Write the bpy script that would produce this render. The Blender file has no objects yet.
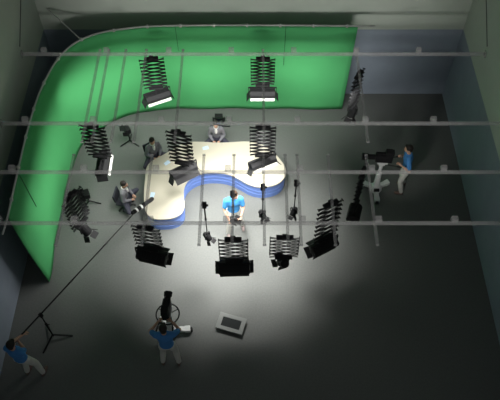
import bpy, bmesh, math, random
from mathutils import Vector, Matrix, Euler
random.seed(7)
PI = math.pi
scene = bpy.context.scene
COL = scene.collection

# ------------------------------------------------------------------ camera
H = 14.0                                   # height of the camera over the floor
F = 657.0                                  # focal length in pixels of a 500 wide picture
CX, CY = 253.5, 200.0
TH = math.atan2(928, 657)                  # angle below the horizontal
cam = bpy.data.objects.new('camera', bpy.data.cameras.new('camera'))
COL.objects.link(cam)
cam.location = (0, 0, H)
cam.rotation_euler = (PI / 2 - TH, 0, 0)
cam.data.sensor_width = 36
cam.data.lens = 36 * F / 500
cam.data.shift_x = -(CX - 250) / 500
cam.data.clip_end = 100
scene.camera = cam
# ------------------------------------------------------------------ world, exposure
world = bpy.data.worlds.new('world')
scene.world = world
world.use_nodes = True
bg = world.node_tree.nodes['Background']
bg.inputs[0].default_value = (0.64, 0.68, 0.68, 1)
bg.inputs[1].default_value = 0.14
vs = scene.view_settings
vs.view_transform = 'Standard'
vs.look = 'None'
vs.exposure = 0.0
vs.gamma = 1.0
vs.use_curve_mapping = False


def spot(name, loc, aim, power, angle, blend=0.6, radius=0.5, color=(1, 1, 1), parent=None):
    d = bpy.data.lights.new(name, 'SPOT')
    d.energy = power
    d.spot_size = math.radians(angle)
    d.spot_blend = blend
    d.shadow_soft_size = radius
    d.color = color
    o = bpy.data.objects.new(name, d)
    COL.objects.link(o)
    o.location = loc
    o.rotation_euler = (Vector(aim) - Vector(loc)).to_track_quat('-Z', 'Y').to_euler()
    if parent:
        o.parent = parent
    return o


def area(name, loc, aim, power, sx, sy, color=(1, 1, 1), spread=180):
    d = bpy.data.lights.new(name, 'AREA')
    d.shape = 'RECTANGLE'
    d.size, d.size_y = sx, sy
    d.energy = power
    d.color = color
    d.spread = math.radians(spread)
    o = bpy.data.objects.new(name, d)
    COL.objects.link(o)
    o.location = loc
    o.rotation_euler = (Vector(aim) - Vector(loc)).to_track_quat('-Z', 'Y').to_euler()
    return o


# unseen lights added under the grid: light pool fills and green curtain washes
for k_, (x_, y_) in enumerate(((-0.6, 9.2), (-1.6, 8.6), (0.4, 8.8), (-0.9, 9.9), (0.2, 10.0), (-0.6, 8.0))):
    spot('pool_fill', (x_, y_, 3.05), (x_ * 0.9 - 0.05, y_, 0.0), 365, 90, 0.72, 0.22, (1.0, 0.985, 0.95))
area('cyclorama_wash', (-0.9, 11.1, 2.6), (-0.9, 13.2, 0.5), 84, 7.2, 0.3, (1, 1, 0.96), 95)
area('cyclorama_side_wash', (-2.8, 9.6, 2.6), (-4.9, 9.6, 0.2), 46, 4.0, 0.3, (1, 1, 0.96), 95)
spot('operator_fill', (2.5, 7.7, 3.0), (3.65, 10.25, 1.0), 130, 34, 0.9, 0.15, (1, 0.98, 0.94))  # unseen spot added to brighten the right camera operator
area('grid_side_fill', (0, 1.2, 4.7), (0, 12.0, 3.4), 26, 9.0, 0.4, (1, 1, 0.97), 24)  # unseen area light added on the camera side to lift rails and upper walls


# ------------------------------------------------------------------ place on the floor seen at a picture point
def P(u, v, z=0.0):
    up = CY - v
    r = (u - CX, F * math.cos(TH) + up * math.sin(TH), -F * math.sin(TH) + up * math.cos(TH))
    t = (H - z) / -r[2]
    return Vector((r[0] * t, r[1] * t, z))


# ------------------------------------------------------------------ materials
def mat(name, col, rough=0.6, metal=0.0, noise=0.0, scale=8.0, bump=0.0, bump_scale=60.0, emit=0.0, spec=0.4, stretch=(1, 1, 1)):
    m = bpy.data.materials.new(name)
    m.use_nodes = True
    nt = m.node_tree
    b = nt.nodes['Principled BSDF']
    b.inputs['Base Color'].default_value = (*col, 1)
    b.inputs['Roughness'].default_value = rough
    b.inputs['Metallic'].default_value = metal
    b.inputs['Specular IOR Level'].default_value = spec
    tc = nt.nodes.new('ShaderNodeTexCoord')
    mp = nt.nodes.new('ShaderNodeMapping')
    mp.inputs['Scale'].default_value = stretch
    nt.links.new(tc.outputs['Object'], mp.inputs[0])
    if noise > 0:
        n = nt.nodes.new('ShaderNodeTexNoise')
        n.inputs['Scale'].default_value = scale
        n.inputs['Detail'].default_value = 6
        nt.links.new(mp.outputs[0], n.inputs['Vector'])
        mx = nt.nodes.new('ShaderNodeMixRGB')
        mx.inputs[1].default_value = (*[c * (1 - noise) for c in col], 1)
        mx.inputs[2].default_value = (*[min(1, c * (1 + noise)) for c in col], 1)
        nt.links.new(n.outputs['Fac'], mx.inputs[0])
        nt.links.new(mx.outputs[0], b.inputs['Base Color'])
    if bump > 0:
        n2 = nt.nodes.new('ShaderNodeTexNoise')
        n2.inputs['Scale'].default_value = bump_scale
        n2.inputs['Detail'].default_value = 4
        nt.links.new(mp.outputs[0], n2.inputs['Vector'])
        bp = nt.nodes.new('ShaderNodeBump')
        bp.inputs['Strength'].default_value = bump
        bp.inputs['Distance'].default_value = 0.02
        nt.links.new(n2.outputs['Fac'], bp.inputs['Height'])
        nt.links.new(bp.outputs[0], b.inputs['Normal'])
    if emit > 0:
        b.inputs['Emission Color'].default_value = (*col, 1)
        b.inputs['Emission Strength'].default_value = emit
    return m


def wall_material():
    m = bpy.data.materials.new('painted_wall')
    m.use_nodes = True
    nt = m.node_tree
    b = nt.nodes['Principled BSDF']
    b.inputs['Roughness'].default_value = 0.75
    geo = nt.nodes.new('ShaderNodeNewGeometry')
    sep = nt.nodes.new('ShaderNodeSeparateXYZ')
    nt.links.new(geo.outputs['Position'], sep.inputs[0])
    gt = nt.nodes.new('ShaderNodeMath')
    gt.operation = 'GREATER_THAN'
    gt.inputs[1].default_value = 2.40
    nt.links.new(sep.outputs['Z'], gt.inputs[0])
    n = nt.nodes.new('ShaderNodeTexNoise')
    n.inputs['Scale'].default_value = 1.7
    n.inputs['Detail'].default_value = 8
    n.inputs['Roughness'].default_value = 0.65
    nt.links.new(geo.outputs['Position'], n.inputs['Vector'])
    lo = nt.nodes.new('ShaderNodeMixRGB')
    lo.inputs[1].default_value = (0.235, 0.27, 0.33, 1)
    lo.inputs[2].default_value = (0.33, 0.38, 0.45, 1)
    hi = nt.nodes.new('ShaderNodeMixRGB')
    hi.inputs[1].default_value = (0.50, 0.55, 0.48, 1)
    hi.inputs[2].default_value = (0.60, 0.65, 0.57, 1)
    mx = nt.nodes.new('ShaderNodeMixRGB')
    nt.links.new(n.outputs['Fac'], lo.inputs[0])
    nt.links.new(n.outputs['Fac'], hi.inputs[0])
    nt.links.new(gt.outputs[0], mx.inputs[0])
    nt.links.new(lo.outputs[0], mx.inputs[1])
    nt.links.new(hi.outputs[0], mx.inputs[2])
    nt.links.new(mx.outputs[0], b.inputs['Base Color'])
    return m


M = {
    'floor': mat('studio_floor', (0.130, 0.137, 0.130), 0.62, noise=0.22, scale=26, bump=0.25, bump_scale=90, stretch=(1, 1, 1)),
    'wall': wall_material(),
    'wallstrip': mat('dark_wall_strip', (0.12, 0.13, 0.12), 0.8),  # dark tone of the strips on the upper side walls
    'green': mat('chroma_green', (0.085, 0.40, 0.145), 0.85, noise=0.10, scale=1.5, spec=0.1),
    'seam': mat('dark_green_seam', (0.02, 0.10, 0.04), 0.9),
    'tube': mat('galvanised_tube', (0.55, 0.56, 0.54), 0.4, 0.3),
    'rail': mat('grey_rail', (0.62, 0.60, 0.60), 0.5, 0.1, noise=0.08, scale=5),
    'railclear': None,
    'black': mat('black_paint', (0.012, 0.012, 0.013), 0.65, spec=0.2),
    'blackm': mat('black_matt', (0.018, 0.018, 0.019), 0.8, spec=0.15),
    'dark': mat('dark_metal', (0.06, 0.06, 0.06), 0.4, 0.5),
    'flap': mat('white_flap', (0.55, 0.55, 0.52), 0.6),
    'lampface': mat('lamp_diffuser', (1.0, 0.98, 0.92), 0.4, emit=0.35),
    'cream': mat('cream_laminate', (0.52, 0.488, 0.395), 0.45, noise=0.02, scale=3),
    'blue': mat('blue_panel', (0.14, 0.235, 0.56), 0.5, noise=0.06, scale=4),
    'blueband': mat('blue_band', (0.155, 0.25, 0.58), 0.5),
    'skin': mat('skin', (0.55, 0.33, 0.23), 0.6),
    'shirt': mat('blue_cotton', (0.055, 0.22, 0.52), 0.85, noise=0.1, scale=14),
    'shirtb': mat('bright_blue_cotton', (0.05, 0.27, 0.60), 0.85, noise=0.1, scale=14),
    'trouser': mat('pale_grey_cotton', (0.60, 0.60, 0.55), 0.85, noise=0.08, scale=12),
    'trouserw': mat('off_white_cotton', (0.70, 0.69, 0.64), 0.85, noise=0.08, scale=12),
    'suit': mat('grey_suit_cloth', (0.20, 0.20, 0.22), 0.85, noise=0.08, scale=20),
    'suitt': mat('dark_suit_cloth', (0.05, 0.05, 0.07), 0.85),
    'white': mat('white_cotton', (0.80, 0.80, 0.78), 0.8),
    'hair': mat('dark_hair', (0.018, 0.013, 0.010), 0.6),
    'hairb': mat('brown_hair', (0.05, 0.028, 0.016), 0.6),
    'shoe': mat('brown_shoe', (0.16, 0.10, 0.08), 0.5),
    'shoep': mat('grey_shoe', (0.32, 0.26, 0.25), 0.5),
    'eyew': mat('eye_white', (0.8, 0.8, 0.78), 0.3),
    'eyed': mat('eye_dark', (0.02, 0.015, 0.01), 0.2),
    'lip': mat('lip', (0.42, 0.17, 0.14), 0.5),
    'pedestal': mat('white_enamel', (0.72, 0.73, 0.72), 0.4),
    'chair': mat('black_chair_fabric', (0.02, 0.022, 0.03), 0.85),
    'paper': mat('pale_blue_paper', (0.55, 0.70, 0.85), 0.7),
    'bezel': mat('pale_grey_bezel', (0.24, 0.25, 0.24), 0.6, spec=0.1),
    'screen': mat('dark_screen', (0.022, 0.025, 0.025), 0.7, spec=0.1),
    'rubber': mat('black_rubber', (0.015, 0.015, 0.015), 0.7),
    'glass': mat('lens_glass', (0.02, 0.025, 0.04), 0.08),
    'foam': mat('grey_foam', (0.72, 0.72, 0.70), 0.9),
}


# the grid's rails are pale and half see-through
M['railclear'] = mat('translucent_grey_rail', (0.62, 0.60, 0.60), 0.6, noise=0.05, scale=5, spec=0.1)
M['railclear'].node_tree.nodes['Principled BSDF'].inputs['Alpha'].default_value = 0.34


# ------------------------------------------------------------------ mesh helpers
class MB:
    def __init__(self):
        self.bm = bmesh.new()

    def box(self, c, s, rot=None, bevel=0.0):
        r = bmesh.ops.create_cube(self.bm, size=1.0)
        vs_ = r['verts']
        mt = Matrix.Translation(Vector(c)) @ (rot.to_4x4() if rot is not None else Matrix.Identity(4)) @ Matrix.Diagonal((*s, 1))
        bmesh.ops.transform(self.bm, matrix=mt, verts=vs_)
        if bevel > 0:
            es = list({e for v in vs_ for e in v.link_edges})
            bmesh.ops.bevel(self.bm, geom=es, offset=bevel, segments=2, affect='EDGES', profile=0.5)
        return self

    def bar(self, a, b, w, h, bevel=0.0, up=(0, 0, 1)):
        a, b = Vector(a), Vector(b)
        d = b - a
        x = d.normalized()
        z = Vector(up)
        if abs(x.dot(z)) > 0.98:
            z = Vector((0, 1, 0))
        y = z.cross(x).normalized()
        z = x.cross(y)
        rot = Matrix((x, y, z)).transposed()
        return self.box((a + b) / 2, (d.length, w, h), rot, bevel)

    def cyl(self, a, b, r0, r1=None, seg=14, cap=True):
        a, b = Vector(a), Vector(b)
        d = b - a
        r1 = r0 if r1 is None else r1
        rot = Vector((0, 0, 1)).rotation_difference(d.normalized()).to_matrix().to_4x4()
        mt = Matrix.Translation((a + b) / 2) @ rot
        bmesh.ops.create_cone(self.bm, cap_ends=cap, segments=seg, radius1=r0, radius2=r1, depth=d.length, matrix=mt)
        return self

    def ball(self, c, r, rot=None, seg=14):
        r = (r, r, r) if isinstance(r, (int, float)) else r
        mt = Matrix.Translation(Vector(c)) @ (rot.to_4x4() if rot is not None else Matrix.Identity(4)) @ Matrix.Diagonal((*r, 1))
        bmesh.ops.create_uvsphere(self.bm, u_segments=seg, v_segments=max(6, seg * 2 // 3), radius=1.0, matrix=mt)
        return self

    def cap(self, a, b, r0, r1, seg=14):
        a, b = Vector(a), Vector(b)
        if (b - a).length > 1e-4:
            self.cyl(a, b, r0, r1, seg)
        self.ball(a, r0, seg=seg)
        self.ball(b, r1, seg=seg)
        return self

    def chain(self, pts, rad, seg=14):
        for i in range(len(pts) - 1):
            self.cap(pts[i], pts[i + 1], rad[i], rad[i + 1], seg)
        return self

    def tube(self, pts, r, seg=8, closed=False):
        pts = [Vector(p) for p in pts]
        n = len(pts)
        rings = []
        last = None
        for i, p in enumerate(pts):
            if closed:
                d = pts[(i + 1) % n] - pts[i - 1]
            else:
                d = pts[min(i + 1, n - 1)] - pts[max(i - 1, 0)]
            d.normalize()
            if last is None:
                x = d.orthogonal().normalized()
            else:
                x = (last - d * last.dot(d)).normalized()
            last = x
            y = d.cross(x)
            rr = r[i] if isinstance(r, (list, tuple)) else r
            rings.append([self.bm.verts.new(p + x * rr * math.cos(2 * PI * k / seg) + y * rr * math.sin(2 * PI * k / seg)) for k in range(seg)])
        m = n if closed else n - 1
        for i in range(m):
            A, B = rings[i], rings[(i + 1) % n]
            for k in range(seg):
                self.bm.faces.new((A[k], A[(k + 1) % seg], B[(k + 1) % seg], B[k]))
        if not closed:
            self.bm.faces.new(list(reversed(rings[0])))
            self.bm.faces.new(rings[-1])
        return self

    def prism(self, poly, z0, z1, inset0=0.0):
        lo = [self.bm.verts.new((p[0], p[1], z0)) for p in poly]
        hi = [self.bm.verts.new((p[0], p[1], z1)) for p in poly]
        n = len(poly)
        for i in range(n):
            self.bm.faces.new((lo[i], lo[(i + 1) % n], hi[(i + 1) % n], hi[i]))
        self.bm.faces.new(hi)
        self.bm.faces.new(list(reversed(lo)))
        return self

    def lathe(self, prof, c=(0, 0, 0), seg=20):
        rings = []
        for r, z in prof:
            rings.append([self.bm.verts.new((c[0] + r * math.cos(2 * PI * k / seg), c[1] + r * math.sin(2 * PI * k / seg), c[2] + z)) for k in range(seg)])
        for A, B in zip(rings, rings[1:]):
            for k in range(seg):
                self.bm.faces.new((A[k], A[(k + 1) % seg], B[(k + 1) % seg], B[k]))
        self.bm.faces.new(list(reversed(rings[0])))
        self.bm.faces.new(rings[-1])
        return self

    def build(self, name, material, parent=None, smooth=False, loc=None):
        bmesh.ops.recalc_face_normals(self.bm, faces=self.bm.faces[:])
        me = bpy.data.meshes.new(name)
        self.bm.to_mesh(me)
        self.bm.free()
        me.materials.append(material)
        if smooth:
            for p in me.polygons:
                p.use_smooth = True
        o = bpy.data.objects.new(name, me)
        COL.objects.link(o)
        if parent is not None:
            o.parent = parent
        if loc is not None:
            o.location = loc
        return o


def tag(o, label=None, cat=None, group=None, kind=None):
    if label: o['label'] = label
    if cat: o['category'] = cat
    if group: o['group'] = group
    if kind: o['kind'] = kind
    return o


def empty(name, loc, rz=0.0):
    o = bpy.data.objects.new(name, None)
    o.empty_display_size = 0.1
    COL.objects.link(o)
    o.location = loc
    o.rotation_euler = (0, 0, rz)
    return o


def kids(o):
    return [c for c in bpy.data.objects if c.parent == o]


def copy_tree(o, parent=None):
    c = o.copy()
    COL.objects.link(c)
    if parent is not None:
        c.parent = parent
    for ch in kids(o):
        copy_tree(ch, c)
    return c


def RX(a): return Matrix.Rotation(a, 3, 'X')
def RY(a): return Matrix.Rotation(a, 3, 'Y')
def RZ(a): return Matrix.Rotation(a, 3, 'Z')


def spline(pts, n, closed=False):
    """n points evenly spaced along a Catmull-Rom curve"""
    pts = [Vector(p) for p in pts]
    m = len(pts)
    out = []
    rng = m if closed else m - 1
    for i in range(rng):
        if closed:
            p0, p1, p2, p3 = pts[i - 1], pts[i], pts[(i + 1) % m], pts[(i + 2) % m]
        else:
            p0, p1, p2, p3 = pts[max(i - 1, 0)], pts[i], pts[i + 1], pts[min(i + 2, m - 1)]
        for k in range(24):
            t = k / 24
            out.append(0.5 * ((2 * p1) + (p2 - p0) * t + (2 * p0 - 5 * p1 + 4 * p2 - p3) * t * t + (3 * p1 - p0 - 3 * p2 + p3) * t ** 3))
    if closed:
        out.append(out[0].copy())
    else:
        out.append(pts[-1].copy())
    L = [0.0]
    for a, b in zip(out, out[1:]):
        L.append(L[-1] + (b - a).length)
    res = []
    cnt = n if closed else n - 1
    j = 0
    for i in range(n):
        s = L[-1] * i / cnt
        while j < len(L) - 2 and L[j + 1] < s:
            j += 1
        t = (s - L[j]) / max(1e-9, L[j + 1] - L[j])
        res.append(out[j].lerp(out[j + 1], min(1, t)))
    return res


# ================================================================== the room
WX, WY, Y0, WH = 5.56, 13.75, 3.2, 6.5
fl = MB().box((0, (Y0 + WY) / 2, -0.1), (2 * WX + 0.4, WY - Y0 + 0.4, 0.2)).build('floor', M['floor'])
tag(fl, 'dark grey green studio floor with a fine grain', 'floor', kind='structure')
o = MB().box((0, WY + 0.1, WH / 2), (2 * WX + 0.4, 0.2, WH)).build('wall_back', M['wall'])
tag(o, 'back wall painted blue grey below and pale green above', 'wall', kind='structure')
o = MB().box((-WX - 0.1, (Y0 + WY) / 2, WH / 2), (0.2, WY - Y0, WH)).build('wall_left', M['wall'])
tag(o, 'left wall painted blue grey below and pale green above', 'wall', kind='structure')
o = MB().box((WX + 0.1, (Y0 + WY) / 2, WH / 2), (0.2, WY - Y0, WH)).build('wall_right', M['wall'])
tag(o, 'right wall painted blue grey below and pale green above', 'wall', kind='structure')
# thin dark strips climbing the side walls from the ends of the far pipe
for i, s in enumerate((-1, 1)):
    o = MB().bar((s * (WX - 0.006), 12.0, 3.36), (s * (WX - 0.006), 14.0 - 0.26, 4.45), 0.03, 0.012, up=(1, 0, 0)).build('trim_%d' % (i + 1), M['wallstrip'])
    tag(o, 'thin dark strip rising along the upper %s wall' % ('left' if s < 0 else 'right'), 'trim', kind='structure')

# ================================================================== green cyclorama
N = 90
bot = [P(u, v, 0) for u, v in ((49.5, 282), (54, 252), (59.5, 222), (65.5, 194), (71.5, 170), (78, 153), (87, 140), (99, 130), (118, 119.5), (145, 111.5), (175, 109), (220, 108.6), (280, 108.8), (342, 109.4))]
top = [P(u, v, 3.0) for u, v in ((8, 217), (13.5, 192), (20, 163), (28, 130), (36.5, 102), (44, 84), (55, 64), (68, 49), (82, 40), (100, 33.5), (122, 29.8), (150, 27), (200, 26), (280, 26), (358, 26.6))]
bc, tc_ = spline(bot, N), spline(top, N)
# carry the two outlines onto one smooth plan, the foot a touch in front of the head
mb = MB()
grid = []
NZ = 18
for i in range(N):
    b, t = bc[i], tc_[i]
    col = []
    for k in range(NZ + 1):
        f = k / NZ
        p = b.lerp(t, f)
        d = (bc[min(i + 1, N - 1)] - bc[max(i - 1, 0)]).normalized()
        nrm = Vector((d.y, -d.x, 0))
        w = 0.018 * math.sin(i * 0.55 + 0.9 * math.sin(f * 3)) * (1 - f) ** 0.6
        w -= 0.05 * math.sin(PI * f) * max(0, 1 - i / 6.0)
        p = p + nrm * w
        p.z = 0.006 + 2.985 * f
        col.append(mb.bm.verts.new(p))
    grid.append(col)
for i in range(N - 1):
    for k in range(NZ):
        mb.bm.faces.new((grid[i][k], grid[i + 1][k], grid[i + 1][k + 1], grid[i][k + 1]))
gr = bpy.data.objects.new('green_screen', None)
COL.objects.link(gr)
gr.location = (0, 0, 0)
tag(gr, 'tall chroma green curtain curving along the left side and back of the studio', 'green screen')
cl = mb.build('curtain', M['green'], gr, smooth=True)
so = cl.modifiers.new('thick', 'SOLIDIFY')
so.thickness = 0.02
so.offset = 0
# seams of the hung lengths
for idx, zlow in ((8, 1.7), (56, 2.2), (76, 1.7)):
    b_, t_ = bc[idx], tc_[idx]
    nn = (bc[idx + 1] - bc[idx - 1]).normalized()
    nn = Vector((nn.y, -nn.x, 0)) * 0.016
    MB().bar(t_.lerp(b_, (3.0 - zlow) / 3.0) + nn, t_ + nn, 0.012, 0.012).build('seam', M['seam'], gr)
tube_pts = [P(3, 235, 3.0)] + [Vector((p.x, p.y, 3.0)) for p in tc_] + [P(375, 26.6, 3.0)]
for p in tube_pts:
    p.z = 3.02
tb = MB().tube(tube_pts, 0.022, 8).build('curtain_rail', M['tube'], gr, smooth=True)
for i in range(3, N, 6):
    p = tc_[i]
    d = (tc_[min(i + 1, N - 1)] - tc_[max(i - 1, 0)]).normalized()
    MB().bar(p + d * -0.03 + Vector((0, 0, 0.02)), p + d * 0.03 + Vector((0, 0, 0.02)), 0.06, 0.075, 0.008).build('rail_clip', M['tube'], gr)
# stand-off arms to the walls
pa = P(82, 40.5, 3.02)
MB().cyl(pa, (-5.30, 13.74, 3.1), 0.016, seg=8).build('wall_bracket', M['tube'], gr)
for i in ():
    p = tc_[i]
    MB().cyl((p.x, p.y, 3.02), (p.x, WY - 0.005, 3.02), 0.016, seg=8).build('wall_bracket', M['tube'], gr)
for i in ():
    p = tc_[i]
    MB().cyl((p.x, p.y, 3.02), (-WX + 0.005, p.y, 3.02), 0.016, seg=8).build('wall_bracket', M['tube'], gr)

# ================================================================== overhead pipe grid
ZG = 3.19
main_y = [P(CX, v, ZG).y for v in (54, 123.3, 172, 223)]
words = ['farthest long grey pipe spanning the studio from wall to wall',
         'second long grey pipe from the back wall, spanning the studio',
         'third long grey pipe from the back wall, above the cream table',
         'nearest long grey pipe spanning the studio in front of the table']
for y, lab in zip(main_y, words):
    r = empty('ceiling_rail', (0, y, ZG))
    tag(r, lab, 'rail', 'long pipes of the lighting grid')
    m = MB()
    prof = [(-0.025, -0.042), (0.025, -0.042), (0.025, -0.012), (0.017, -0.006), (0.017, 0.042), (-0.017, 0.042), (-0.017, -0.006), (-0.025, -0.012)]
    E0 = [m.bm.verts.new((-WX + 0.026, a_, b_)) for a_, b_ in prof]
    E1 = [m.bm.verts.new((WX - 0.026, a_, b_)) for a_, b_ in prof]
    for i in range(8):
        m.bm.faces.new((E0[i], E0[(i + 1) % 8], E1[(i + 1) % 8], E1[i]))
    m.bm.faces.new(E0)
    m.bm.faces.new(E1)
    m.build('beam', M['railclear'], r)
    for s in (-1, 1):
        MB().box((s * (WX - 0.012), 0, 0), (0.024, 0.13, 0.15), bevel=0.004).build('end_plate', M['railclear'], r)
    for k in range(-3, 4):
        x = -0.53 + k * 1.488
        if abs(x) < WX:
            MB().box((x, 0.02, 0.105), (0.13, 0.10, 0.12), bevel=0.012).build('bracket', M['railclear'], r)

ZD = ZG - 0.075
group1 = [('first', 100), ('second', 109), ('third', 126), ('fourth', 146.5), ('fifth', 183), ('sixth', 263), ('seventh', 356)]
group2 = [('first', 74), ('second', 152), ('third', 204), ('fourth', 234), ('fifth', 263.5), ('sixth', 285), ('seventh', 297), ('eighth', 328), ('ninth', 366)]


def cross_rail(x, ya, yb, lab, group):
    r = empty('cross_rail', (x, (ya + yb) / 2, ZD))
    tag(r, lab, 'rail', group)
    L = yb - ya
    MB().box((0, 0, 0), (0.06, L, 0.045), bevel=0.006).build('track', M['railclear'], r)
    for s in (-1, 1):
        MB().box((0, s * (L / 2 + 0.004), 0), (0.07, 0.02, 0.055), bevel=0.004).build('end_cap', M['railclear'], r)
    return r


XR1, XR2 = [], []
y1a, y1b = P(CX, 142, ZD).y, P(CX, 50, ZD).y
y2a, y2b = P(CX, 245, ZD).y, P(CX, 155, ZD).y
for w, u in group1:
    x = P(u, 50, ZD).x
    XR1.append(x)
    cross_rail(x, y1a, y1b, '%s grey short rail from the left between the two farthest long pipes' % w, 'short rails of the far grid bay')
for w, u in group2:
    x = P(u, 155, ZD).x
    XR2.append(x)
    cross_rail(x, y2a, y2b, '%s grey short rail from the left between the two nearest long pipes' % w, 'short rails of the near grid bay')

# ================================================================== pantograph lamps
ARM_W = 0.58


def scissor_proto(length, ARM_N):
    """a root with the scissor ladder hanging from z=0 down to -length"""
    r = empty('pantograph_lamp', (0, 0, 0))
    MB().box((0, 0, -0.02), (0.34, 0.10, 0.05), bevel=0.008).box((0, 0, 0.02), (0.10, 0.10, 0.06), bevel=0.008).build('top_mount', M['black'], r)
    h = (length - 0.10) / ARM_N
    for sy in (-1, 1):
        for i in range(ARM_N):
            z0 = -0.05 - i * h
            for d in (-1, 1):
                m = MB().bar((-d * ARM_W / 2, sy * 0.012 + d * 0.005, z0), (d * ARM_W / 2, sy * 0.012 + d * 0.005, z0 - h), 0.009, 0.017).cyl((-d * ARM_W / 2, sy * 0.035, z0 - 0.004), (-d * ARM_W / 2, sy * 0.0, z0 - 0.004), 0.011, seg=6)
                m.build('scissor_arm', M['black'], r)
    MB().box((0, 0, -length + 0.03), (0.36, 0.10, 0.045), bevel=0.008).cyl((0, 0, -length + 0.03), (0, 0, -length - 0.06), 0.022).build('bottom_mount', M['black'], r)
    return r


def soft_head(parent, z, yaw, pitch, pale, w=0.66, light=None, doors=True):
    """wide soft light in a yoke; its face looks along local -Y turned down by pitch"""
    hd = MB().cyl((0, 0, 0.10), (0, 0, -0.02), 0.03).build('yoke', M['black'], parent)
    hd.location = (0, 0, z)
    hd.rotation_euler = (0, 0, yaw)
    # yoke fork
    bm = bmesh.new()
    bm.from_mesh(hd.data)
    m = MB()
    m.bm.free()
    m.bm = bm
    m.box((0, 0, -0.02), (w + 0.08, 0.035, 0.018))
    for s in (-1, 1):
        m.box((s * (w / 2 + 0.035), 0, -0.11), (0.014, 0.035, 0.20))
    bm.to_mesh(hd.data)
    bm.free()
    # housing: tapered back, open face
    rot = RX(-pitch)
    hz = -0.19

    def part(name, mbuild, material):
        ob = mbuild.build(name, material, parent)
        ob.location = Vector((0, 0, z)) + RZ(yaw) @ Vector((0, 0, hz))
        ob.rotation_euler = (RZ(yaw) @ rot).to_euler()
        return ob
    # local: face toward -Z, depth up
    m = MB()
    poly = [(-0.15, -0.06), (0.15, -0.06), (0.15, 0.02), (0.09, 0.11), (-0.09, 0.11), (-0.15, 0.02)]
    A = [m.bm.verts.new((-w / 2, y, zz)) for y, zz in poly]
    B = [m.bm.verts.new((w / 2, y, zz)) for y, zz in poly]
    for i in range(6):
        m.bm.faces.new((A[i], A[(i + 1) % 6], B[(i + 1) % 6], B[i]))
    m.bm.faces.new(A)
    m.bm.faces.new(B)
    for k in range(5):
        m.box((-w * 0.36 + k * w * 0.18, 0, 0.115), (0.05, 0.13, 0.012))
    part('housing', m, M['black'])
    part('lamp_face', MB().box((0, 0, -0.064), (w - 0.05, 0.25, 0.008)), M['lampface'])
    for s in (-1, 1) if doors else ():
        mm = M['flap'] if s in pale else M['black']
        f = part('barn_door', MB().box((0, s * 0.17, -0.095 if s in pale else -0.125), (w - 0.02, 0.008, 0.07 if s in pale else 0.15), RX(s * 0.5)), mm)
        if s in pale:
            f['label'] = 'pale reflecting barn door'
    for s in (-1, 1) if doors else ():
        mm = M['flap'] if (2 * s) in pale else M['black']
        f = part('barn_door', MB().box((s * (w / 2 + 0.045), 0, -0.12), (0.008, 0.27, 0.15), RY(-s * 0.55)), mm)
        if (2 * s) in pale:
            f['label'] = 'pale reflecting barn door'
    if light:
        fw = RZ(yaw) @ rot @ Vector((0, 0, -1))
        p = Vector((0, 0, z)) + RZ(yaw) @ Vector((0, 0, hz)) + fw * 0.10
        spot('lamp_beam', p, p + fw, light, 100, 0.9, 0.18, (1, 0.98, 0.93), parent)


def spot_head(parent, z, yaw, pitch, size=1.0, light=None):
    """small round spotlight in a fork"""
    s_ = size
    m = MB().box((0, 0, 0.02), (0.20 * s_, 0.03, 0.014))
    for s in (-1, 1):
        m.box((s * 0.10 * s_, 0, -0.06 * s_), (0.012, 0.03, 0.17 * s_))
    y = m.build('yoke', M['black'], parent)
    y.location = (0, 0, z)
    y.rotation_euler = (0, 0, yaw)
    rot = RZ(yaw) @ RX(-pitch)
    c = Vector((0, 0, z - 0.11 * s_))

    def part(name, mbuild, material):
        ob = mbuild.build(name, material, parent)
        ob.location = c
        ob.rotation_euler = rot.to_euler()
        return ob
    part('housing', MB().lathe([(0.04 * s_, 0.15 * s_), (0.075 * s_, 0.12 * s_), (0.085 * s_, 0.0), (0.085 * s_, -0.12 * s_), (0.07 * s_, -0.125 * s_)], seg=14), M['black'])
    part('lens', MB().lathe([(0.065 * s_, -0.126 * s_), (0.04 * s_, -0.14 * s_), (0.01 * s_, -0.145 * s_)], seg=14), M['lampface'])
    for k in range(4):
        a = k * PI / 2
        d = RZ(a)
        part('barn_door', MB().box(d @ Vector((0, 0.115 * s_, -0.17 * s_)), (0.14 * s_, 0.007, 0.11 * s_) if k % 2 == 0 else (0.14 * s_, 0.007, 0.11 * s_), d @ RX(0.6)), M['black'])
    if light:
        fw = rot @ Vector((0, 0, -1))
        p = c + fw * 0.16 * s_
        spot('lamp_beam', p, p + fw, light, 70, 0.8, 0.08, (1, 0.98, 0.93), parent)


PROTO = {8: scissor_proto(1.0, 8), 6: scissor_proto(1.0, 6)}   # long and short ladders; each is placed as a lamp itself at the end
USED = {8: 0, 6: 0}
TOTAL = {8: 9, 6: 3}
ZT = ZD - 0.0755


def panto(u, v, ulamp, vlamp, lab, yaw, kind='soft', head_yaw=0.0, pitch=0.6, pale=(), drop=0.26, light=None, w=0.66, tilt=(0, 0), arms=8):
    p = P(u, v, ZT)
    # height of the lamp head straight under the mount
    up = CY - vlamp
    t = p.y / (F * math.cos(TH) + up * math.sin(TH))
    zl = H + (-F * math.sin(TH) + up * math.cos(TH)) * t
    length = ZT - zl - drop
    USED[arms] += 1
    r = PROTO[arms] if USED[arms] == TOTAL[arms] else copy_tree(PROTO[arms])
    r.location = p
    r.rotation_euler = (tilt[0], tilt[1], 0)
    tag(r, lab, 'studio lamp', 'pantograph lamps hanging from the grid')
    for c in kids(r):
        c.location.z = c.location.z * length
        c.rotation_euler = (0, 0, yaw)
        c.scale = (1, 1, length)
    if kind == 'soft':
        soft_head(r, -length - 0.05, head_yaw, pitch, pale, w=w, light=light, doors=w > 0.5)
    else:
        spot_head(r, -length - 0.07, head_yaw, pitch, size=1.25, light=light)
    return r


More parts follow.
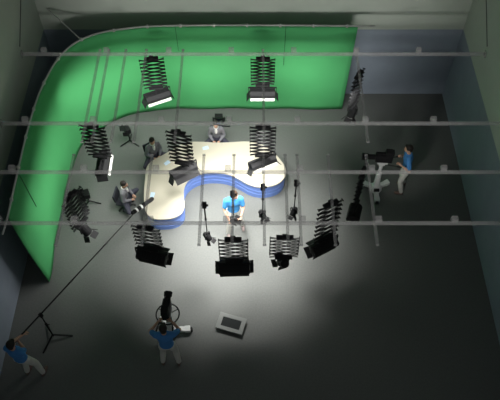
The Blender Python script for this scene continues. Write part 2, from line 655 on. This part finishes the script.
R = math.radians
LAMPS = [
    # u, v, lamp u, lamp v, label, scissor yaw, kind, head yaw, pitch, pale flaps
    (151, 58, 153, 96, 'pantograph lamp with tilted head and pale flap at the left of the green back curtain', R(8), 'soft', R(25), R(2), (-1,)),
    (263, 58, 262, 93, 'pantograph lamp hanging level in front of the right half of the green back curtain', R(0), 'soft', R(0), R(2), (-1,)),
    (359, 74, 349, 113, 'narrow pantograph lamp seen edge on at the right end of the green curtain', R(58), 'spot', R(-30), R(35), ()),
    (91, 125, 95, 164, 'pantograph lamp between two white barn doors at the curve of the green curtain', R(-8), 'soft', R(90), R(10), (1, -1)),
    (178, 132, 183, 171, 'large pantograph lamp with angled head over the back left of the cream table', R(-14), 'soft', R(32), R(25), ()),
    (263, 126, 262, 163, 'pantograph lamp with angled head and pale flap over the right lobe of table', R(0), 'soft', R(27), R(32), (-1,)),
    (71, 195, 87, 230, 'pantograph lamp seen edge on beside the left side of the green curtain', R(62), 'spot', R(70), R(30), ()),
    (145, 227, 155, 256, 'pantograph lamp with black slanted head below the left lobe of the table', R(-12), 'soft', R(-15), R(-35), ()),
    (233, 239, 233, 268, 'pantograph lamp with wide black head nearest the bottom center of the grid', R(0), 'soft', R(2), R(-35), ()),
    (285, 237, 283, 264, 'pantograph carrying a small black spotlight, right of the wide black lamp', R(0), 'spot', R(20), R(-40), ()),
    (331, 203, 323, 246, 'pantograph lamp with slanted black head at the right edge of the light pool', R(28), 'soft', R(30), R(-35), ()),
    (363, 172, 351, 213, 'long narrow pantograph lamp beside the camera on the white pedestal', R(66), 'soft', R(74), R(20), ()),
]
# the last lamp's reach is set first so the prototype is consumed by the first one
for i, (u, v, ul, vl, lab, yaw, kind, hy, pt, pale) in enumerate(LAMPS):
    panto(u, v, ul, vl, lab, yaw, kind, hy, pt, pale, arms=6 if i in (7, 8, 9) else 8, w=0.40 if i == 11 else 0.64, light=8 if i in (2, 6, 10, 11) else 25)

# ================================================================== small spotlights on drop poles
HANG = [(204, 204, 206.5, 237, 'small spotlight on a thin drop pole inside the curve of the table', R(60)),
        (232.5, 193, 233, 221, 'small spotlight on a drop pole right above the person in the bright blue shirt', R(150)),
        (263, 186, 262, 215, 'small spotlight on a drop pole in front of the right table lobe', R(40)),
        (296.5, 182, 294, 212, 'small spotlight on a drop pole right of the table, the rightmost one', R(-30))]
proto_h = None


def hanger(u, v, ul, vl, lab, yaw):
    p = P(u, v, ZT + 0.01)
    up = CY - vl
    t = p.y / (F * math.cos(TH) + up * math.sin(TH))
    zl = H + (-F * math.sin(TH) + up * math.cos(TH)) * t
    L = p.z - zl - 0.10
    r = empty('hanging_spotlight', p)
    tag(r, lab, 'studio lamp', 'spotlights on drop poles')
    MB().box((0, 0, -0.04), (0.10, 0.10, 0.13), bevel=0.012).cyl((0.05, 0, -0.05), (0.085, 0, -0.05), 0.022, seg=8).build('rail_clamp', M['black'], r)
    MB().cyl((0, 0, -0.05), (0, 0, -L * 0.5), 0.017).build('pole', M['dark'], r)
    MB().cyl((0, 0, -L * 0.48), (0, 0, -L + 0.02), 0.012).build('pole', M['dark'], r)
    MB().cyl((0, 0, -L * 0.46), (0, 0, -L * 0.50), 0.026).build('collar', M['black'], r)
    spot_head(r, -L, yaw, R(40), size=0.8, light=12)
    return r


for h in HANG:
    hanger(*h)

# ================================================================== the presenters' table
TZ = 0.52
outline_px = [(145, 180), (146.5, 168), (151, 161.5), (159, 157), (170, 151), (180, 145), (190, 142), (203, 141.8), (216, 142.6), (230, 142.2), (246, 141.4),
              (259, 143), (270, 149.5), (279, 158), (285, 167), (285.5, 175), (280.5, 182), (271, 186), (259, 187), (248, 184), (239, 179), (229, 174.4),
              (216, 172.4), (204, 173), (194, 176.4), (187, 182), (184, 189), (184, 198), (184.6, 205), (182, 212.5), (174, 217.6), (163, 219.2), (153, 218.4),
              (146.5, 213), (144.3, 204), (144, 192)]
outl = spline([P(u, v, TZ) for u, v in outline_px], 150, closed=True)


def inset(poly, d):
    n = len(poly)
    area2 = sum(poly[i].x * poly[(i + 1) % n].y - poly[(i + 1) % n].x * poly[i].y for i in range(n))
    s = 1 if area2 > 0 else -1
    res = []
    for i in range(n):
        t = (poly[(i + 1) % n] - poly[i - 1]).normalized()
        res.append(poly[i] + Vector((-t.y, t.x, 0)) * d * s)
    return res


tb = empty('curved_table', (outl[0].x + 1.5, outl[0].y, 0))
tag(tb, 'large curved three lobed presenters table with cream top and blue sides', 'table')
base = tb.location.copy()
loc_poly = [p - base for p in outl]
MB().prism(loc_poly, TZ - 0.035, TZ).build('tabletop', M['cream'], tb)
MB().prism(inset(loc_poly, 0.03), 0.0, TZ - 0.034).build('side_panel', M['blue'], tb)
for z0 in (0.15, 0.28, 0.41):
    b_ = MB().prism(inset(loc_poly, 0.022), z0 - 0.012, z0 + 0.012).build('band', M['blueband'], tb)
    b_['label'] = 'lighter blue band around the side'


# papers and small items on the table
def sheet(u, v, rz, lab):
    p = P(u, v, TZ + 0.004)
    m = MB()
    for k in range(3):
        m.box((0.004 * k, 0.003 * k, -0.0025 + 0.0022 * k), (0.15, 0.10, 0.002), RZ(0.05 * k))
    o_ = m.build('paper_sheets', M['paper'], None)
    o_.location = p
    o_.rotation_euler = (0, 0, rz)
    tag(o_, lab, 'paper', 'papers on the cream table')


sheet(205.5, 148, R(12), 'pale blue papers on the table in front of the presenter at the back')
sheet(167, 163, R(40), 'pale blue papers on the table before the presenter at the back left corner')
sheet(152.5, 195, R(80), 'pale blue papers on the table beside the boom microphone')


# ================================================================== people
def bake(ob, voxel, smooth_it=5):
    rm = ob.modifiers.new('r', 'REMESH')
    rm.mode = 'VOXEL'
    rm.voxel_size = voxel
    rm.use_smooth_shade = True
    sm = ob.modifiers.new('s', 'SMOOTH')
    sm.factor = 0.5
    sm.iterations = smooth_it
    dg = bpy.context.evaluated_depsgraph_get()
    dg.update()
    me = bpy.data.meshes.new_from_object(ob.evaluated_get(dg))
    ob.modifiers.clear()
    old = ob.data
    ob.data = me
    bpy.data.meshes.remove(old)
    return ob


def ik(a, c, la, lb, pole):
    """middle joint of a two bone limb"""
    a, c, pole = Vector(a), Vector(c), Vector(pole)
    d = c - a
    L = min(d.length, (la + lb) * 0.995)
    dn = d.normalized()
    c2 = a + dn * L
    x = (la * la - lb * lb + L * L) / (2 * L)
    h = math.sqrt(max(0, la * la - x * x))
    pp = (pole - dn * pole.dot(dn))
    pp = pp.normalized() if pp.length > 1e-5 else dn.orthogonal().normalized()
    return a + dn * x + pp * h, c2


def person(lab, loc, yaw, pose, mats, scale=1.0, sleeves='short', group=None):
    """body faces local +Y, right hand at +X"""
    root = empty('person', loc, yaw)
    root.scale = (scale,) * 3
    tag(root, lab, 'person', group)
    lean = pose.get('lean', 0.05)
    pel = Vector(pose.get('pelvis', (0, 0, 0.93)))
    U = Vector((pose.get('side', 0.0), math.sin(lean), math.cos(lean))).normalized()
    Fw = Vector((0, math.cos(lean), -math.sin(lean)))
    X = Vector((1, 0, 0))
    waist = pel + U * 0.16
    chest = pel + U * 0.36
    neck = pel + U * 0.53
    hl = lean * 0.4 + pose.get('nod', 0.0)
    Hm = RZ(pose.get('turn', 0.0)) @ RX(-hl)
    hc = neck + U * 0.06 + Hm @ Vector((0, 0.02, 0.115))
    sh = {s: chest + U * 0.09 + X * (0.175 * s) for s in (-1, 1)}
    hip = {s: pel + X * (0.09 * s) - U * 0.02 for s in (-1, 1)}
    hand = {-1: Vector(pose['hl']), 1: Vector(pose['hr'])}
    foot = {-1: Vector(pose['fl']), 1: Vector(pose['fr'])}
    kp = pose.get('knee', (0, 1, 0.1))
    el, wr, kn, an = {}, {}, {}, {}
    for s in (-1, 1):
        ep = pose.get('elbow', (0.55, -0.4, -0.8))
        el[s], wr[s] = ik(sh[s], hand[s], 0.29, 0.26, (ep[0] * s, ep[1], ep[2]))
        kn[s], an[s] = ik(hip[s], foot[s] + Vector((0, -0.05, 0.085)), 0.43, 0.42, (kp[0] * s, kp[1], kp[2]))
    # ---- continuous body
    m = MB()
    Tr = Matrix((X, Fw, U)).transposed()
    m.ball(pel, (0.150, 0.105, 0.12), Tr)
    m.ball(waist, (0.132, 0.095, 0.14), Tr)
    m.ball(chest, (0.160, 0.108, 0.19), Tr)
    m.cap(sh[-1] * 0.75 + chest * 0.25 + U * 0.03, sh[1] * 0.75 + chest * 0.25 + U * 0.03, 0.062, 0.062)
    m.cap(chest + U * 0.12, neck + U * 0.05, 0.062, 0.052)
    m.cap(neck, hc - Hm @ Vector((0, 0.015, 0.05)), 0.054, 0.05)
    m.ball(hc, (0.076, 0.096, 0.112), Hm)
    m.ball(hc + Hm @ Vector((0, 0.035, -0.065)), (0.052, 0.058, 0.05), Hm)
    m.cap(hc + Hm @ Vector((0, 0.09, 0.015)), hc + Hm @ Vector((0, 0.112, -0.022)), 0.010, 0.015, 8)
    for s in (-1, 1):
        m.ball(hc + Hm @ Vector((0.078 * s, -0.005, -0.008)), (0.012, 0.024, 0.034), Hm, 8)
        m.chain([sh[s], el[s]], [0.052, 0.040])
        m.chain([el[s], el[s].lerp(wr[s], 0.35), wr[s]], [0.039, 0.038, 0.026])
        m.chain([hip[s], hip[s].lerp(kn[s], 0.3), kn[s]], [0.088, 0.080, 0.053])
        m.chain([kn[s], kn[s].lerp(an[s], 0.35), an[s]], [0.052, 0.055, 0.036])
        m.cap(an[s] - Vector((0, 0.0, 0.03)), an[s] + Vector((0, 0.12, -0.055)), 0.036, 0.026)
        # palm
        fd = (wr[s] - el[s]).normalized()
        m.cap(wr[s], wr[s] + fd * 0.065, 0.026, 0.032, 10)
    body = m.build('body', M['skin'], root)
    bake(body, 0.016, 4)
    # ---- fingers, in the same mesh
    bm = bmesh.new()
    bm.from_mesh(body.data)
    f = MB()
    f.bm.free()
    f.bm = bm
    for s in (-1, 1):
        fd = (wr[s] - el[s]).normalized()
        side = fd.cross(Vector((0, 0, 1)))
        side = side.normalized() if side.length > 0.1 else Vector((1, 0, 0))
        dn = fd.cross(side).normalized()
        if dn.z > 0:
            dn = -dn
        inner = side if (side.x * -s) > 0 else -side
        for k, (off, ln) in enumerate(((0.030, 0.072), (0.010, 0.082), (-0.010, 0.076), (-0.029, 0.060))):
            a0 = wr[s] + fd * 0.07 + inner * off
            a1 = a0 + fd * ln * 0.42 + dn * ln * 0.10
            a2 = a1 + fd * ln * 0.22 + dn * ln * 0.26
            a3 = a2 + fd * ln * 0.02 + dn * ln * 0.26
            f.tube([a0, a1, a2, a3], [0.0095, 0.009, 0.008, 0.0065], 7)
        t0 = wr[s] + fd * 0.02 + inner * 0.022
        t1 = t0 + fd * 0.028 + inner * 0.028 + dn * 0.008
        t2 = t1 + fd * 0.030 + inner * 0.002 + dn * 0.016
        f.tube([t0, t1, t2], [0.012, 0.0105, 0.008], 7)
    for p_ in bm.faces:
        p_.smooth = True
    # eyes and mouth
    n0 = len(bm.faces)
    bm.faces.ensure_lookup_table()
    for s in (-1, 1):
        f.ball(hc + Hm @ Vector((0.031 * s, 0.082, 0.018)), (0.014, 0.012, 0.009), Hm, 8)
    bm.faces.ensure_lookup_table()
    for i in range(n0, len(bm.faces)): bm.faces[i].material_index = 1
    n1 = len(bm.faces)
    for s in (-1, 1):
        f.ball(hc + Hm @ Vector((0.031 * s, 0.092, 0.018)), (0.0065, 0.004, 0.0065), Hm, 8)
    bm.faces.ensure_lookup_table()
    for i in range(n1, len(bm.faces)): bm.faces[i].material_index = 2
    n2 = len(bm.faces)
    f.ball(hc + Hm @ Vector((0, 0.088, -0.058)), (0.024, 0.010, 0.008), Hm, 8)
    bm.faces.ensure_lookup_table()
    for i in range(n2, len(bm.faces)): bm.faces[i].material_index = 3
    bm.to_mesh(body.data)
    bm.free()
    body.data.materials.clear()
    for k in ('skin', 'eyew', 'eyed', 'lip'):
        body.data.materials.append(M[k])
    # ---- hair
    m = MB()
    m.ball(hc + Hm @ Vector((0, -0.018, 0.030)), (0.088, 0.098, 0.100), Hm)
    m.ball(hc + Hm @ Vector((0, -0.055, -0.02)), (0.072, 0.052, 0.080), Hm)
    m.ball(hc + Hm @ Vector((0.02, 0.055, 0.085)), (0.050, 0.035, 0.026), Hm)
    hair = m.build('hair', mats['hair'], root)
    bake(hair, 0.014, 2)
    # ---- shirt or jacket
    m = MB()
    if 'seated' not in pose:
        m.ball(pel + U * 0.03, (0.166, 0.122, 0.10), Tr)
    m.ball(waist, (0.155, 0.116, 0.16), Tr)
    m.ball(chest, (0.178, 0.126, 0.195), Tr)
    m.cap(sh[-1] * 0.78 + chest * 0.22 + U * 0.03, sh[1] * 0.78 + chest * 0.22 + U * 0.03, 0.078, 0.078)
    m.cap(chest + U * 0.12, neck - U * 0.01, 0.075, 0.064)
    for s in (-1, 1):
        m.chain([sh[s], sh[s].lerp(el[s], 0.68 if sleeves == 'short' else 1.0)], [0.070, 0.062 if sleeves == 'short' else 0.056])
        if sleeves == 'long':
            m.chain([el[s], el[s].lerp(wr[s], 0.92)], [0.056, 0.040])
    sh_ = m.build('shirt' if sleeves == 'short' else 'jacket', mats['shirt'], root)
    bake(sh_, 0.018, 4)
    m = MB()
    m.tube([neck + Tr @ Vector((0.068 * math.cos(a), 0.066 * math.sin(a), 0.005)) for a in [2 * PI * k / 16 for k in range(16)]], 0.015, 6, closed=True)
    m.build('collar', mats.get('collar', mats['shirt']), root, smooth=True)
    if sleeves == 'long':
        m = MB()
        m.ball(chest + Tr @ Vector((0, 0.082, 0.06)), (0.050, 0.052, 0.14), Tr)
        m.build('shirt_front', M['white'], root, smooth=True)
    # ---- trousers
    m = MB()
    m.ball(pel - U * 0.01, (0.162, 0.118, 0.115), Tr)
    for s in (-1, 1):
        m.chain([hip[s], hip[s].lerp(kn[s], 0.3), kn[s]], [0.100, 0.094, 0.070])
        m.chain([kn[s], kn[s].lerp(an[s], 0.4), an[s] + Vector((0, 0, 0.02))], [0.070, 0.070, 0.058])
    tr = m.build('trousers', mats['trousers'], root)
    bake(tr, 0.018, 4)
    for s in (-1, 1):
        m = MB()
        m.cap(an[s] + Vector((0, -0.02, -0.040)), an[s] + Vector((0, 0.14, -0.052)), 0.045, 0.040, 12)
        m.ball(an[s] + Vector((0, 0.05, -0.072)), (0.046, 0.135, 0.014))
        so_ = m.build('shoe', mats['shoe'], root)
        bake(so_, 0.012, 3)
        zmin = min(v.co.z for v in so_.data.vertices)
        if abs(zmin) < 0.06:
            so_.location.z = -zmin
    return root


OP = dict(shirt=M['shirt'], trousers=M['trouser'], hair=M['hair'], shoe=M['shoe'])
OPB = dict(shirt=M['shirtb'], trousers=M['trouserw'], hair=M['hairb'], shoe=M['shoep'])
SU = dict(shirt=M['suit'], trousers=M['suitt'], hair=M['hair'], shoe=M['rubber'], collar=M['white'])

def local(loc, yaw, p):
    return RZ(-yaw) @ (Vector(p) - Vector(loc))


# line of the boom pole: over its stand, down towards the operator, up towards the table
BOOM_C = Vector((-4.53, 6.08, 1.20))
BOOM_TIP = P(138, 209, 1.62)
BOOM_D = (BOOM_TIP - BOOM_C).normalized()
# camera operator on the right, facing left
person('person in a blue shirt working the camera on the white pedestal at the right', (3.88, 10.28, 0), R(83),
       dict(lean=0.10, hl=(-0.25, 0.20, 1.26), hr=(0.08, 0.20, 1.26), fl=(-0.17, 0.05, 0), fr=(0.16, -0.02, 0), nod=0.05, knee=(0, 1, 0)), OP)
# operator in the middle of the light pool
person('person in a bright blue shirt and off-white trousers inside the curve of the table', (-0.48, 8.98, 0), R(-170),
       dict(lean=0.08, hl=(-0.12, 0.30, 0.98), hr=(0.16, 0.26, 0.92), fl=(-0.22, -0.03, 0), fr=(0.17, 0.16, 0), nod=0.15, turn=0.6), OPB)
# boom operator bottom left
person('person in a blue shirt holding the long boom pole in the bottom left corner', (-4.84, 5.22, 0), R(-15),
       dict(lean=-0.04, hl=local((-4.84, 5.22, 0), R(-15), BOOM_C - BOOM_D * 0.47 + Vector((-0.02, -0.04, -0.03))), hr=local((-4.84, 5.22, 0), R(-15), BOOM_C - BOOM_D * 0.66 + Vector((0.03, -0.05, -0.02))), fl=(-0.12, 0.06, 0), fr=(0.22, 0.12, 0), nod=0.10, elbow=(0.8, -0.2, -0.5)), OP)
# camera operator seen from behind, bottom
person('person in a blue shirt seen from behind at the camera with the steering ring', (-1.83, 5.52, 0), R(2),
       dict(lean=0.03, hl=(-0.17, 0.40, 1.20), hr=(0.11, 0.40, 1.20), fl=(-0.17, 0.02, 0), fr=(0.18, 0.0, 0), nod=0.10, elbow=(0.9, -0.1, -0.5)), OP)


# seated presenters
def presenter(lab, head_px, yaw, chair_lab, gap=0.25):
    h = P(head_px[0], head_px[1], 0.96)
    d = Vector((-math.sin(yaw), math.cos(yaw), 0))
    loc = Vector((h.x, h.y, 0)) - d * gap
    person(lab, loc, yaw, dict(seated=True, pelvis=(0, 0, 0.46), lean=0.10, hl=(-0.10, 0.24, 0.54), hr=(0.10, 0.24, 0.54), fl=(-0.20, 0.04, 0), fr=(0.20, 0.04, 0),
                               nod=0.05, knee=(0.85, 0.75, 0.3)), SU, scale=0.85, sleeves='long', group='presenters in grey suits')
    c = empty('swivel_chair', loc, yaw)
    c.scale = (0.92,) * 3
    tag(c, chair_lab, 'chair', 'chairs behind the cream table')
    MB().box((0, -0.02, 0.315), (0.42, 0.42, 0.06), bevel=0.025).build('seat', M['chair'], c)
    MB().box((0, -0.235, 0.53), (0.40, 0.05, 0.28), RX(0.12), bevel=0.022).build('backrest', M['chair'], c)
    MB().bar((0, -0.20, 0.31), (0, -0.26, 0.52), 0.05, 0.015).build('back_support', M['dark'], c)
    MB().cyl((0, -0.02, 0.07), (0, -0.02, 0.29), 0.028).build('column', M['dark'], c)
    for k in range(5):
        a = k * 2 * PI / 5 + 0.6
        e = Vector((0.24 * math.cos(a), -0.02 + 0.24 * math.sin(a), 0.055))
        g = MB().bar((0, -0.02, 0.085), e, 0.035, 0.025).build('leg', M['dark'], c)
        MB().cyl(e + Vector((-0.012, 0, -0.027)), e + Vector((0.012, 0, -0.027)), 0.028, seg=10).build('castor', M['rubber'], g)


presenter('person in a grey suit with white shirt seated behind the back edge of the table', (215.5, 130), R(180), 'black swivel chair under the person behind the back edge of table')
presenter('person in a grey suit seated at the back left corner of the table', (157, 148.5), R(212), 'black swivel chair under the person at the back left table corner', 0.35)
presenter('person in a grey suit seated at the left side beside the boom microphone', (131, 185.5), R(262), 'black swivel chair under the person at the left side of table')


# ================================================================== cameras on pedestals
def camera_unit(loc, base_yaw, cam_yaw, cam_h, lab, lens_len, ring=False):
    r = empty('studio_camera', loc)
    tag(r, lab, 'camera', 'studio cameras on pedestals')
    bs = MB().lathe([(0.16, 0.07), (0.17, 0.10), (0.15, 0.17), (0.11, 0.24), (0.09, 0.26)]).build('base', M['pedestal'], r, smooth=False)
    for k in range(3):
        a = base_yaw + k * 2 * PI / 3
        d = Vector((math.cos(a), math.sin(a), 0))
        g = MB().bar(d * 0.10 + Vector((0, 0, 0.13)), d * 0.42 + Vector((0, 0, 0.09)), 0.12, 0.09, 0.012).build('leg', M['pedestal'], r)
        t = Vector((-d.y, d.x, 0))
        c_ = d * 0.42 + Vector((0, 0, 0.055))
        MB().cyl(c_ - t * 0.04, c_ + t * 0.04, 0.055, seg=14).build('wheel', M['rubber'], g)
        MB().box(d * 0.36 + Vector((0, 0, 0.10)), (0.13, 0.14, 0.10), RZ(a), bevel=0.012).build('wheel_cover', M['pedestal'], g)
    MB().box((0, -0.14, 0.20), (0.14, 0.05, 0.10), bevel=0.01).build('control_box', M['black'], r)
    MB().cyl((0, 0, 0.25), (0, 0, 0.75), 0.085, 0.065, 18).build('column', M['pedestal'], r, smooth=False)
    MB().cyl((0, 0, 0.74), (0, 0, cam_h - 0.24), 0.048, 0.048, 16).build('column', M['pedestal'], r)
    if ring:
        for z_ in (cam_h - 0.27,):
            MB().tube([(0.25 * math.cos(2 * PI * k / 36), 0.25 * math.sin(2 * PI * k / 36), z_) for k in range(36)], 0.016, 7, closed=True).build('steering_ring', M['black'], r, smooth=True)
            m = MB()
            for k in range(3):
                a = 0.5 + k * 2 * PI / 3
                m.cyl((0, 0, z_ - 0.02), (0.25 * math.cos(a), 0.25 * math.sin(a), z_), 0.010, seg=6)
            m.build('ring_spokes', M['black'], r)
    hd = MB().box((0, 0, cam_h - 0.20), (0.15, 0.15, 0.09), bevel=0.015).box((0, 0, cam_h - 0.145), (0.20, 0.26, 0.025), bevel=0.006).build('pan_head', M['pedestal'], r)
    hd.rotation_euler = (0, 0, cam_yaw)

    def part(name, mb_, mt_, par=r):
        o_ = mb_.build(name, mt_, par)
        o_.rotation_euler = (0, 0, cam_yaw)
        return o_
    # local camera: lens towards +Y
    b = part('camera_body', MB().box((0, -0.02, cam_h), (0.17, 0.42, 0.24), bevel=0.02).box((0, 0.02, cam_h + 0.135), (0.05, 0.30, 0.03), bevel=0.008), M['black'])
    for y_ in (-0.10, 0.14):
        pass
    part('lens', MB().cyl((0, 0.18, cam_h), (0, 0.18 + lens_len * 0.6, cam_h), 0.065, 0.07, 18)
         .cyl((0, 0.18 + lens_len * 0.6, cam_h), (0, 0.18 + lens_len, cam_h), 0.088, 0.092, 18), M['blackm'])
    part('lens_front', MB().cyl((0, 0.18 + lens_len, cam_h), (0, 0.185 + lens_len, cam_h), 0.076, 0.072, 18), M['glass'])
    part('viewfinder', MB().box((0, -0.12, cam_h + 0.19), (0.16, 0.16, 0.13), bevel=0.012).box((0, -0.22, cam_h + 0.19), (0.14, 0.05, 0.11), bevel=0.006), M['black'])
    for s in (-1, 1):
        part('pan_handle', MB().cyl((s * 0.09, -0.10, cam_h - 0.16), (s * 0.17, -0.40, cam_h - 0.13), 0.012, seg=8)
             .cyl((s * 0.157, -0.35, cam_h - 0.137), (s * 0.176, -0.47, cam_h - 0.127), 0.019, seg=8), M['black'])
    return r


camera_unit((3.20, 10.22, 0), R(-90), R(86), 1.38, 'black studio camera on a white three footed pedestal at the right', 0.34)
camera_unit((-1.86, 6.21, 0), R(5), R(-2), 1.22, 'black studio camera with long lens and steering ring at the bottom', 0.20, ring=True)

# ================================================================== boom microphone and its stand
st = empty('boom_stand', (-4.53, 6.08, 0))
tag(st, 'black three legged stand propping the boom pole near the left wall', 'stand')
MB().cyl((0, 0, 0.10), (0, 0, 0.72), 0.020, 0.018).build('pole', M['black'], st)
MB().cyl((0, 0, 0.66), (0, 0, 1.14), 0.014, 0.013).build('pole', M['black'], st)
MB().cyl((0, 0, 0.66), (0, 0, 0.74), 0.030).cyl((0.03, 0, 0.70), (0.07, 0, 0.70), 0.012, seg=8).build('collar', M['black'], st)
for k in range(3):
    a = R(5) + k * 2 * PI / 3
    MB().bar((0, 0, 0.16), (0.42 * math.cos(a), 0.42 * math.sin(a), 0.012), 0.035, 0.024, 0.004).build('leg', M['black'], st)
boom_d = (P(138, 209, 1.62) - Vector((-4.53, 6.08, 1.20))).normalized()
c0 = Vector((-4.53, 6.08, 1.20))
yb = boom_d.to_track_quat('Y', 'Z').to_matrix()
m = MB()
for s in (-1, 1):
    m.box(Vector((0, 0, 1.165)) + RZ(R(-36)) @ Vector((0.032 * s, 0, 0)), (0.012, 0.07, 0.09), RZ(R(-36)))
m.box((0, 0, 1.135), (0.085, 0.07, 0.018), RZ(R(-36)))
m.build('cradle', M['black'], st)

bp = empty('boom_microphone', c0)
tag(bp, 'long black boom pole with a microphone reaching over the left table edge', 'boom microphone')
tip = P(138, 209, 1.62) - c0
back = -boom_d * 0.74
MB().cyl(back, tip * 0.30, 0.018, 0.016, 10).build('pole', M['black'], bp)
MB().cyl(tip * 0.29, tip * 0.66, 0.0145, 0.0145, 10).build('pole', M['black'], bp)
MB().cyl(tip * 0.65, tip, 0.012, 0.012, 10).build('pole', M['black'], bp)
for f_ in (0.30, 0.66):
    MB().cyl(tip * f_ - boom_d * 0.03, tip * f_ + boom_d * 0.03, 0.024, seg=10).build('collar', M['dark'], bp)
MB().cyl(back, back + boom_d * 0.22, 0.024, seg=10).build('grip', M['rubber'], bp)
mic_end = P(152, 199, 1.55) - c0
md = (mic_end - tip).normalized()
ma = tip - md * 0.16
mic = MB().chain([ma, ma.lerp(mic_end, 0.5), mic_end], [0.045, 0.052, 0.050], 14).build('microphone', M['blackm'], bp, smooth=True)
for f_ in (0.18, 0.42):
    q = ma.lerp(mic_end, f_)
    w_ = MB().cyl(q - md * 0.022, q + md * 0.022, 0.058, seg=14).build('white_ring', M['foam'], mic)
    w_['label'] = 'white suspension ring'
MB().tube([tip + Vector((0, 0, -0.01)), tip + md * 0.06 + Vector((0, 0, -0.07)), tip + md * 0.12 + Vector((0, 0, -0.05))], 0.010, 6).build('swivel', M['black'], bp)


# ================================================================== small lamps on low stands
def low_stand(u, v, uh, vh, yaw, lab, leg0):
    p = P(u, v, 0)
    up = CY - vh
    t = p.y / (F * math.cos(TH) + up * math.sin(TH))
    zl = H + (-F * math.sin(TH) + up * math.cos(TH)) * t
    r = empty('floor_lamp_stand', p)
    tag(r, lab, 'lamp stand', 'black lamps on low tripods')
    for k in range(3):
        a = leg0 + k * 2 * PI / 3
        MB().bar((0, 0, 0.10), (0.30 * math.cos(a), 0.30 * math.sin(a), 0.010), 0.028, 0.02).build('leg', M['black'], r)
    MB().cyl((0, 0, 0.06), (0, 0, zl - 0.10), 0.016).build('pole', M['black'], r)
    m_ = MB().tube([(0.14 * math.cos(a), 0.0, zl - 0.02 - 0.09 * math.sin(a)) for a in [PI * k / 12 for k in range(13)]], 0.012, 6)
    y = m_.build('yoke', M['black'], r)
    y.rotation_euler = (0, 0, yaw)
    h_ = MB().box((0, 0, zl), (0.22, 0.13, 0.16), bevel=0.015).cyl((0, -0.06, zl), (0, -0.10, zl), 0.065, 0.07).build('housing', M['black'], r)
    h_.rotation_euler = (0, 0, yaw)
    fc = MB().cyl((0, -0.100, zl), (0, -0.104, zl), 0.058).build('lens', M['glass'], r)
    fc.rotation_euler = (0, 0, yaw)
    for s in (-1, 1):
        d_ = MB().box((s * 0.135, -0.12, zl), (0.008, 0.13, 0.15), RZ(-s * 0.5)).build('barn_door', M['black'], r)
        d_.rotation_euler = (0, 0, yaw)
    d_ = MB().box((0, -0.13, zl + 0.105), (0.20, 0.13, 0.008), RX(-0.45)).build('barn_door', M['black'], r)
    d_.rotation_euler = (0, 0, yaw)


low_stand(219.5, 128, 218, 117, R(0), 'small black lamp on a low tripod in front of the green curtain, centre', R(10))
low_stand(130.5, 142.5, 127.5, 129.5, R(-60), 'small black lamp on a low tripod at the back left of the table', R(-30))
low_stand(90, 203, 83.5, 194, R(-70), 'small black lamp on a low tripod at the left side of the green curtain', R(-5))

# ================================================================== floor monitor
pc = [P(*q, 0.12) for q in ((221, 311.5), (247.5, 319), (242, 336), (214, 326))]
cen = sum(pc, Vector()) / 4
ang = math.atan2((pc[1] - pc[0]).y, (pc[1] - pc[0]).x)
fm = empty('floor_monitor', (cen.x, cen.y, 0), ang)
tag(fm, 'flat grey framed monitor with dark screen lying tilted on the floor', 'monitor')
mw, mh = 0.64, 0.40
tl = R(3)
def mon(name, mb_, mt_, par=fm):
    o_ = mb_.build(name, mt_, par)
    o_.location = (0, 0, 0.10)
    o_.rotation_euler = (tl, 0, 0)
    return o_
mon('housing', MB().box((0, 0, -0.025), (mw - 0.02, mh - 0.02, 0.05), bevel=0.012), M['black'])
m = MB()
m.box((0, mh / 2 - 0.045, 0.008), (mw, 0.09, 0.02), bevel=0.004).box((0, -mh / 2 + 0.045, 0.008), (mw, 0.09, 0.02), bevel=0.004)
for s in (-1, 1):
    m.box((s * (mw / 2 - 0.05), 0, 0.008), (0.10, mh - 0.16, 0.02), bevel=0.004)
mon('bezel', m, M['bezel'])
mon('screen', MB().box((0, 0, 0.004), (mw - 0.19, mh - 0.17, 0.006)), M['screen'])
MB().box((0, 0.13, 0.029), (0.50, 0.06, 0.058), bevel=0.01).build('foot', M['black'], fm)
MB().box((0, -0.13, 0.023), (0.50, 0.06, 0.046), bevel=0.01).build('foot', M['black'], fm)
